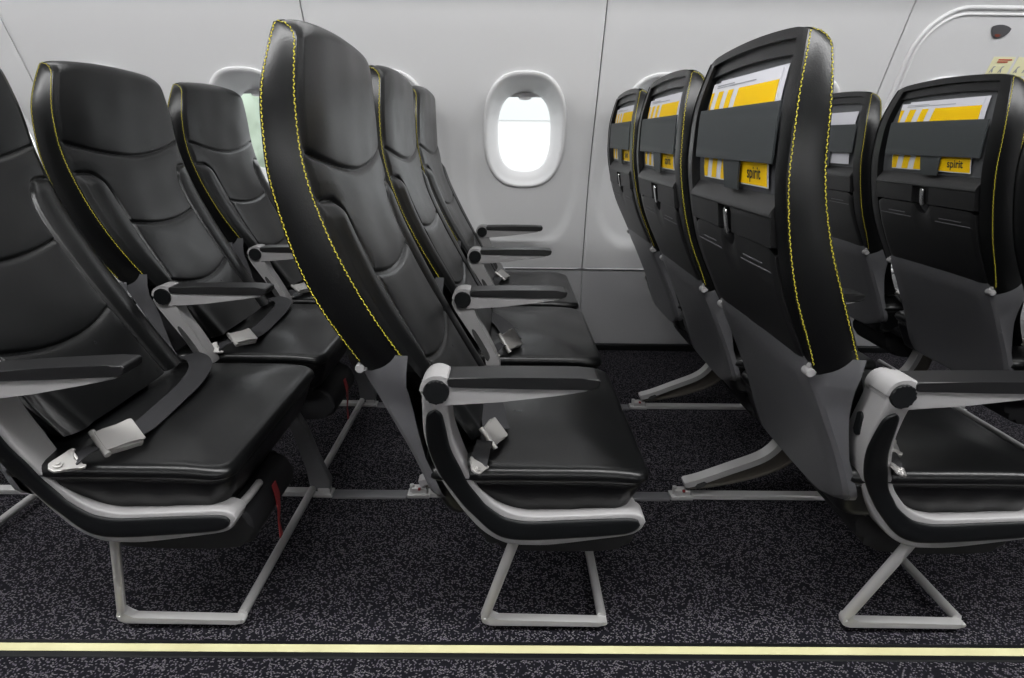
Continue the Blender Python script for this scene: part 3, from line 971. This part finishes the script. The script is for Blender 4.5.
# floor
bm = bmesh.new()
vs = [bm.verts.new(p) for p in ((XA, -2.3, 0), (XB, -2.3, 0), (XB, 2.66, 0), (XA, 2.66, 0), (XA, -2.3, -.03), (XB, -2.3, -.03), (XB, 2.66, -.03), (XA, 2.66, -.03))]
for f in ((0, 1, 2, 3), (7, 6, 5, 4), (0, 4, 5, 1), (1, 5, 6, 2), (2, 6, 7, 3), (3, 7, 4, 0)): bm.faces.new([vs[i] for i in f])
structure(from_bm('floor', bm, M['carpet'], wn=False))

# glow strip in its black carrier
root = empty('floor_path_strip', (0, .888, 0))
tag(root, 'pale yellow glow strip in a black carrier running along the aisle carpet', 'floor strip')
prism('carrier', [(-.021, 0.0005), (-.019, .0025), (-.010, .0035), (.010, .0035), (.019, .0025), (.021, .0005)], XA+.02, XB-.02, M['black'], root, .0003, axis='x')
prism('glow_insert', [(-.0088, .003), (-.0088, .0044), (.0088, .0044), (.0088, .003)], XA+.02, XB-.02, M['glow'], root, .0003, axis='x')

# seat track covers
def cover(x0, x1, y, lab):
    o = prism('track_cover', [(-.019, .0005), (-.018, .006), (-.010, .010), (.010, .010), (.018, .006), (.019, .0005)], x0, x1, M['shell'], None, .0008, axis='x')
    o.location = (0, y, 0); tag(o, lab, 'track cover', 'seat track covers on the carpet')
TL = {(-1, 0): 'dark grey track cover between the leftmost and the centre row, nearer the camera',
      (0, 0): 'dark track cover in front of the centre row, nearer the camera',
      (1, 0): 'dark track cover in front of the row right of centre, nearer the camera',
      (-1, 1): 'dark track cover between the leftmost and centre rows, closer to the wall',
      (0, 1): 'dark track cover in front of the centre row, closer to the wall',
      (1, 1): 'dark track cover in front of the row right of centre, closer to the wall'}
for (k, j), l in TL.items():
    cover(X0+PITCH*k+.353, X0+PITCH*(k+1)-.160, (1.405, 1.975)[j], l)

# sidewall profile
YW = cubic([.36, .46, .59, .76, .92, 1.07, 1.20, 1.29, 1.38, 1.50, 1.64], [2.655, 2.632, 2.612, 2.575, 2.515, 2.448, 2.392, 2.352, 2.312, 2.250, 2.150])
WINX = [.062 + .529*k for k in range(-5, 6)]
WZ = .944
def scoop(x, z):
    d = 0
    for wx in WINX:
        a = abs(x-wx)/.236; b = (z-.84)/(.27 if z > .84 else .385)
        rr = (a**3.0 + abs(b)**3.0)**(1/3.0)
        t = min(1, max(0, (1.0-rr)/(.16 + .14*min(1, max(0, (z-.75)/.25))))); t = t*t*(3-2*t)
        d = max(d, .014*t)
    return d
def wall_y(x, z): return YW(z) + scoop(x, z)
SEAM = [XA, .305-3*1.066, .305-2*1.066, .305-1.066, .305, .305+1.066, .305+2*1.066, .305+3*1.066]
SEAM = [XA] + [.335+1.060*k for k in range(-3, 4) if XA+.05 < .335+1.060*k < XB-.05] + [XB]
def oval(k, n, a, b, p=2.6):
    t = 2*math.pi*k/n; c, s = math.cos(t), math.sin(t)
    return a*math.copysign(abs(c)**(2/p), c), b*math.copysign(abs(s)**(2/p), s)
def in_open(x, z):
    for wx in WINX:
        if (abs(x-wx)/.1555)**2.6 + (abs(z-WZ)/.2095)**2.6 < 1: return True
    return False
HATCH = (1.447, 2.012)
for i, (xa, xb) in enumerate(zip(SEAM, SEAM[1:])):
    xa += .0022; xb -= .0022
    nx = max(8, int((xb-xa)/.009)); zs = [.372 + (1.66-.372)*j/144 for j in range(145)]
    xs = [xa+(xb-xa)*k/nx for k in range(nx+1)]
    V = []; F = []
    rows = []
    for z in zs:
        row = []
        for q, x in enumerate(xs):
            e = min(x-xa, xb-x)
            y = wall_y(x, z) + (.004*max(0, 1-e/.006)**2)
            V.append((x, y, z)); row.append(len(V)-1)
        rows.append(row)
    for a in range(len(zs)-1):
        for b in range(nx):
            xm = (xs[b]+xs[b+1])/2; zm = (zs[a]+zs[a+1])/2
            if in_open(xm, zm): continue
            F.append((rows[a][b], rows[a][b+1], rows[a+1][b+1], rows[a+1][b]))
    # turned-back edges
    for side in (0, -1):
        ed = []
        for r in rows:
            p = V[r[side]]; V.append((p[0], p[1]+.02, p[2])); ed.append(len(V)-1)
        for a in range(len(zs)-1): F.append((rows[a][side], ed[a], ed[a+1], rows[a+1][side]))
    o = mk('wall_back', V, F, M['wall'], sharp=50); structure(o)

# dark liner that closes the panel joints
V = []; F = []
zs = [.36 + .02*j for j in range(66)]
for z in zs: V += [(XA, YW(z)+.125, z), (XB, YW(z)+.125, z)]
# joint strips only (the liner is open at the windows)
V = []; F = []
for xs_ in SEAM[1:-1]:
    b = len(V)
    for z in zs: V += [(xs_-.02, YW(z)+.021, z), (xs_+.02, YW(z)+.021, z)]
    for j in range(len(zs)-1): F.append((b+2*j, b+2*j+1, b+2*j+3, b+2*j+2))
structure(mk('trim_1', V, F, M['dark']))

# windows
for i, wx in enumerate(WINX):
    n = 72
    w = empty('window_%d' % (i+1), (wx, 0, WZ)); structure(w)
    spec = [(.148, .201, -.002), (.1490, .2020, .002), (.1500, .2035, .005), (.1525, .2060, .006), (.1550, .2085, .003), (.158, .212, -.004)]
    prof = [(.164, .218, -.003), (.1635, .2175, .004), (.160, .214, .0085), (.154, .208, .0095), (.149, .203, .006), (.144, .197, -.002), (.136, .187, -.018), (.126, .174, -.036), (.116, .160, -.052), (.111, .153, -.062), (.109, .154, -.068), (.107, .153, -.075)]
    V = []; F = []; rows = []
    for a, b, inn in prof:
        row = []
        for k in range(n):
            u, v = oval(k, n, a, b)
            if inn < -.01:
                t = (-inn-.01)/.065
                vv = v - .010*t
                y = wall_y(wx+u, WZ+v)*(1-t) + (YW(WZ)+.075+.030*0)*t if False else None
            yb = YW(WZ+v) + (wall_y(wx+.17, WZ)-YW(WZ))*0
            yw = wall_y(wx+u, WZ+v)
            plane = YW(WZ) + .088 - .12*v           # pane leans with the wall
            t = max(0.0, min(1.0, (-inn)/.075))
            y = (yw - max(inn, -.003) if inn > -.004 else yw*(1-t) + plane*t)
            V.append((u, y, v)); row.append(len(V)-1)
        rows.append(row)
    for a, b in zip(rows, rows[1:]):
        for k in range(n): F.append((a[k], a[(k+1) % n], b[(k+1) % n], b[k]))
    fr = mk('window_frame', V, F, M['rim'], w, sharp=50)
    # pane
    V = [(0, YW(WZ)+.088, 0)]; F = []
    for k in range(n):
        u, v = oval(k, n, .108, .154); V.append((u, YW(WZ)+.088-.12*v, v))
    for k in range(n): F.append((0, 1+k, 1+(k+1) % n))
    mk('pane', V, F, M['pane'], w, sharp=180)
    # raised blind: edge strip with a grip at the top of the opening
    bm = bmesh.new()
    zt = .138
    pts = [(-.046, zt+.004), (-.040, zt-.006), (-.026, zt-.0115), (0, zt-.0135), (.026, zt-.0115), (.040, zt-.006), (.046, zt+.004), (.030, zt+.0075), (0, zt+.0085), (-.030, zt+.0075)]
    yy = YW(WZ)+.088-.12*zt
    bm_prism(bm, [(p.x, p.y) for p in crom([(a*.62, b, 0) for a, b in pts], 4, True)], yy-.022, yy-.004, .004, 2)
    g = from_bm('blind_grip', bm, M['rim'], w)
    bm = bmesh.new()
    top = []
    P = [oval(k, n, .109, .155) for k in range(n)]
    lim = .136
    P = [(u, v) for u, v in P if v > lim]
    P.sort()
    bm_prism(bm, [(P[0][0], lim)] + P + [(P[-1][0], lim)], YW(WZ)+.068, YW(WZ)+.071, .0)
    from_bm('blind', bm, M['rim'], w)

# dado and its foot strip
V = []; F = []
pr = [(2.606, .0), (2.600, .028), (2.612, .032), (2.655, .366), (2.668, .372), (2.69, .372), (2.69, 0)]
bm = bmesh.new()
SD = SEAM
root_d = None
for i, (xa, xb) in enumerate(zip(SD, SD[1:])):
    bm = bmesh.new(); bm_prism(bm, [(2.612, .030), (2.652, .362), (2.656, .366), (2.70, .366), (2.70, .030)], xa+.0012, xb-.0012, .001, axis='x')
    structure(from_bm('baseboard_back', bm, M['dado']))
bm = bmesh.new(); bm_prism(bm, [(2.598, .0), (2.598, .026), (2.603, .030), (2.70, .030), (2.70, .0)], XA, XB, .002, axis='x')
structure(from_bm('trim_2', bm, M['black']))
bm = bmesh.new(); bm_prism(bm, [(2.646, .3665), (2.646, .3705), (2.70, .372), (2.70, .3665)], XA, XB, .001, axis='x')
structure(from_bm('trim_3', bm, M['shell']))

# overwing exit hatch with rounded corners, double bead, handle recess and placards
hx0, hx1, hz0, hz1, rad = HATCH[0], HATCH[1], .38, 1.372, .15
def hatch_outline(ins, n=10):
    out = []
    r = max(.02, rad-ins)
    for cx, cz, a0 in ((hx1-rad, hz1-rad, 0), (hx0+rad, hz1-rad, 90), (hx0+rad, hz0+rad, 180), (hx1-rad, hz0+rad, 270)):
        for k in range(n+1):
            a = math.radians(a0+90*k/n); out.append((cx+r*math.cos(a), cz+r*math.sin(a)))
    res = []
    for p, q in zip(out, out[1:]+out[:1]):
        L = math.hypot(q[0]-p[0], q[1]-p[1]); k = max(1, int(L/.03))
        res += [(p[0]+(q[0]-p[0])*j/k, p[1]+(q[1]-p[1])*j/k) for j in range(k)]
    return res
door = empty('door_1', (0, 0, 0)); structure(door)
for ins, r, nm in ((0, .0072, 'door_bead'), (.019, .0050, 'door_bead')):
    P = [Vector((x, wall_y(x, z)-.001, z)) for x, z in hatch_outline(ins)]
    bm = bmesh.new(); bm_tube(bm, P+[P[0]], r, 10, caps=False)
    structure(from_bm(nm, bm, M['rim'], door, wn=False))
# recessed handle: white cup, dark inside, red mark
hx, hz = 1.738, 1.302
def on_wall(x, z, off): return Vector((x, wall_y(x, z)-off, z))
drop_ = [(-.034, .013), (-.022, .021), (0, .0235), (.022, .019), (.034, .008), (.030, -.004), (.016, -.016), (-.006, -.024), (-.026, -.024), (-.034, -.014)]
def wall_patch(name, pts, off, m, parent, th=.004, bev=.001):
    bm = bmesh.new(); bm_prism(bm, pts, -th, 0, bev)
    R = []
    for v in bm.verts: v.co = on_wall(v.co.x, v.co.z, off - v.co.y - th)
    return from_bm(name, bm, m, parent)
drop_ = [(-.033, .012), (-.020, .0185), (0, .0205), (.018, .018), (.036, .009), (.026, -.004), (.010, -.015), (-.008, -.0215), (-.026, -.0215), (-.034, -.010)]
sm_ = [(p.x - .62*p.y, p.y) for p in crom([(a, b, 0) for a, b in drop_], 4, True)]
structure(wall_patch('handle_rim', [(hx+a*1.18, hz+b*1.25-.003) for a, b in sm_], .0, M['rim'], door, .007, .002))
structure(wall_patch('handle_recess', [(hx+a*.98, hz+b*.95+.001) for a, b in sm_], .005, M['shell'], door, .003))
structure(wall_patch('handle_mark', [(hx+a*.30-.008, hz+b*.20-.012) for a, b in sm_], .0085, M['redpaint2'], door, .001, 0))
for cx, nm in ((1.802, 0), (1.892, 1)):
    pl = structure(wall_patch('placard', [(cx-.040, 1.165), (cx+.040, 1.165), (cx+.040, 1.226), (cx-.040, 1.226)], .001, M['placard'], door, .002, .0005))
    if nm == 0:
        for z, a, b in ((1.2165, -.020, .030), (1.2095, -.020, .018)):
            structure(wall_patch('placard_text', [(cx+a, z-.0018), (cx+b, z-.0018), (cx+b, z+.0018), (cx+a, z+.0018)], .0035, M['redpaint'], pl, .0006, 0))
    for dx in (-.026, .006):
        fig = [(-.006, -.012), (-.003, -.012), (0, -.005), (.004, -.012), (.007, -.011), (.003, .0), (.004, .005), (.009, .007), (.008, .009), (.001, .008), (-.001, .001)]
        structure(wall_patch('placard_symbol', [(cx+dx+a, 1.187+b) for a, b in fig], .0035, M['greyink'], pl, .0006, 0))

# ceiling with the two overhead bins, near wall, end walls
def extr(name, prof, m, x0=XA, x1=XB):
    V = []; F = []
    for y, z in prof: V += [(x0, y, z), (x1, y, z)]
    for j in range(len(prof)-1): F.append((2*j, 2*j+1, 2*j+3, 2*j+2))
    return structure(mk(name, V, F, m, sharp=30))
binp = [(2.142, 1.655), (2.02, 1.70), (1.60, 1.685), (1.46, 1.71), (1.42, 1.80), (1.40, 2.02), (1.25, 2.10), (.9, 2.14), (.3, 2.16)]
mir = [(.3-(y-.3)-.0, z) for y, z in binp][::-1]
extr('ceiling', binp + mir[1:], M['ceil'])
nearw = [(.6-YW(z), z) for z in [.36+.05*i for i in range(27)]]
extr('wall_front', nearw[11:], M['wall'])
extr('wall_front', [(-2.05, 0.0)] + nearw[:12], M['dark'])  # unseen lower part, darkened in place of opposite seats to cut low fill light
for nm, x in (('wall_left', XA), ('wall_right', XB)):
    V = [(x, -2.3, -.03), (x, 2.75, -.03), (x, 2.75, 2.3), (x, -2.3, 2.3)]
    structure(mk(nm, V, [(0, 1, 2, 3)], M['cabin']))

# outside: apron, pale hangar, a tree
V = [(-40, 3.6, -3.4), (40, 3.6, -3.4), (40, 60, -3.4), (-40, 60, -3.4)]
structure(mk('ground', V, [(0, 1, 2, 3)], M['apron']))
hg = empty('hangar', (2, 16, -3.4)); tag(hg, 'pale hangar seen washed out through the oval windows', 'building')
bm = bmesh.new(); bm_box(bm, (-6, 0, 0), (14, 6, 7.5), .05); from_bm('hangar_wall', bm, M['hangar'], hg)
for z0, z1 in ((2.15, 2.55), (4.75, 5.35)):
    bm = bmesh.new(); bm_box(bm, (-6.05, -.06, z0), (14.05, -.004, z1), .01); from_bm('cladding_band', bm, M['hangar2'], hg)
random.seed(3)
tr = empty('tree', (-7.0, 15, -3.4)); tag(tr, 'pale green tree washed out through the left window', 'tree')
bm = bmesh.new(); bm_tube(bm, [(0, 0, 0), (.05, 0, 1.2), (0, .05, 2.6)], [.28, .22, .16], 12); from_bm('trunk', bm, M['bark'], tr)
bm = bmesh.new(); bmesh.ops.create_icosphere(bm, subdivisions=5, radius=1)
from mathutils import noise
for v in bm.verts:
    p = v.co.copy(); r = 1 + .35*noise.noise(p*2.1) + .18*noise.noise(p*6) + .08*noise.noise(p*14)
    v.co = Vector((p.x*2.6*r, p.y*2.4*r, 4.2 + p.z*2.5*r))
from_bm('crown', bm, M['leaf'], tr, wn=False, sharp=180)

# ------------------------------------------------------------------ light
def area(name, loc, rot, sx, sy, power, col=(1, 1, 1)):
    l = bpy.data.lights.new(name, 'AREA'); l.shape = 'RECTANGLE'; l.size = sx; l.size_y = sy; l.energy = power; l.color = col
    o = bpy.data.objects.new(name, l); o.location = loc; o.rotation_euler = rot; C.objects.link(o); return o
area('aisle_ceiling_lamp', (.15, .30, 2.14), (0, 0, 0), 6.6, .30, 146)
area('bin_wash_lamp', (.15, 1.86, 1.685), (0, 0, 0), 6.6, .10, 17)

for k in range(-5, 6):        # added fill lamps standing in for unseen opposite windows, brightening the lower wall
    o = area('opposite_fill_lamp', (.06 + .533*k, -1.80, .95), (math.radians(90), 0, math.radians(180)), .22, .31, 6.0)
    o.data.shape = 'ELLIPSE'
w = bpy.data.worlds.new('daylight'); bpy.context.scene.world = w; w.use_nodes = True
nt = w.node_tree; bg = nt.nodes['Background']
tc = nt.nodes.new('ShaderNodeTexCoord'); sp = nt.nodes.new('ShaderNodeSeparateXYZ'); rp = nt.nodes.new('ShaderNodeValToRGB')
nt.links.new(tc.outputs['Generated'], sp.inputs[0]); nt.links.new(sp.outputs['Z'], rp.inputs['Fac'])
rp.color_ramp.elements[0].color = (1.0, 1.0, 1.0, 1); rp.color_ramp.elements[1].color = (.90, .95, 1.0, 1)
nt.links.new(rp.outputs['Color'], bg.inputs['Color']); bg.inputs['Strength'].default_value = 1.9

# ------------------------------------------------------------------ camera
cam = bpy.data.cameras.new('camera'); co = bpy.data.objects.new('camera', cam); C.objects.link(co)
F_PX, PIT, YAW, ROL, H = 597.6, .3241, .0088, .0127, .9239
cam.sensor_width = 36; cam.lens = F_PX/1024*36; cam.clip_start = .02
cp, sp_, cy, sy = math.cos(PIT), math.sin(PIT), math.cos(YAW), math.sin(YAW)
fw = Vector((sy*cp, cy*cp, -sp_)); rt = Vector((cy, -sy, 0)); up = rt.cross(fw)
r2 = rt*math.cos(ROL) + up*math.sin(ROL); u2 = -rt*math.sin(ROL) + up*math.cos(ROL)
m = Matrix((r2, u2, -fw)).transposed().to_4x4(); m.translation = Vector((0, 0, H))
co.matrix_world = m
S = bpy.context.scene
S.camera = co
S.view_settings.view_transform = 'Standard'; S.view_settings.look = 'None'; S.view_settings.gamma = 1; S.view_settings.use_curve_mapping = False
S.view_settings.exposure = 0.14
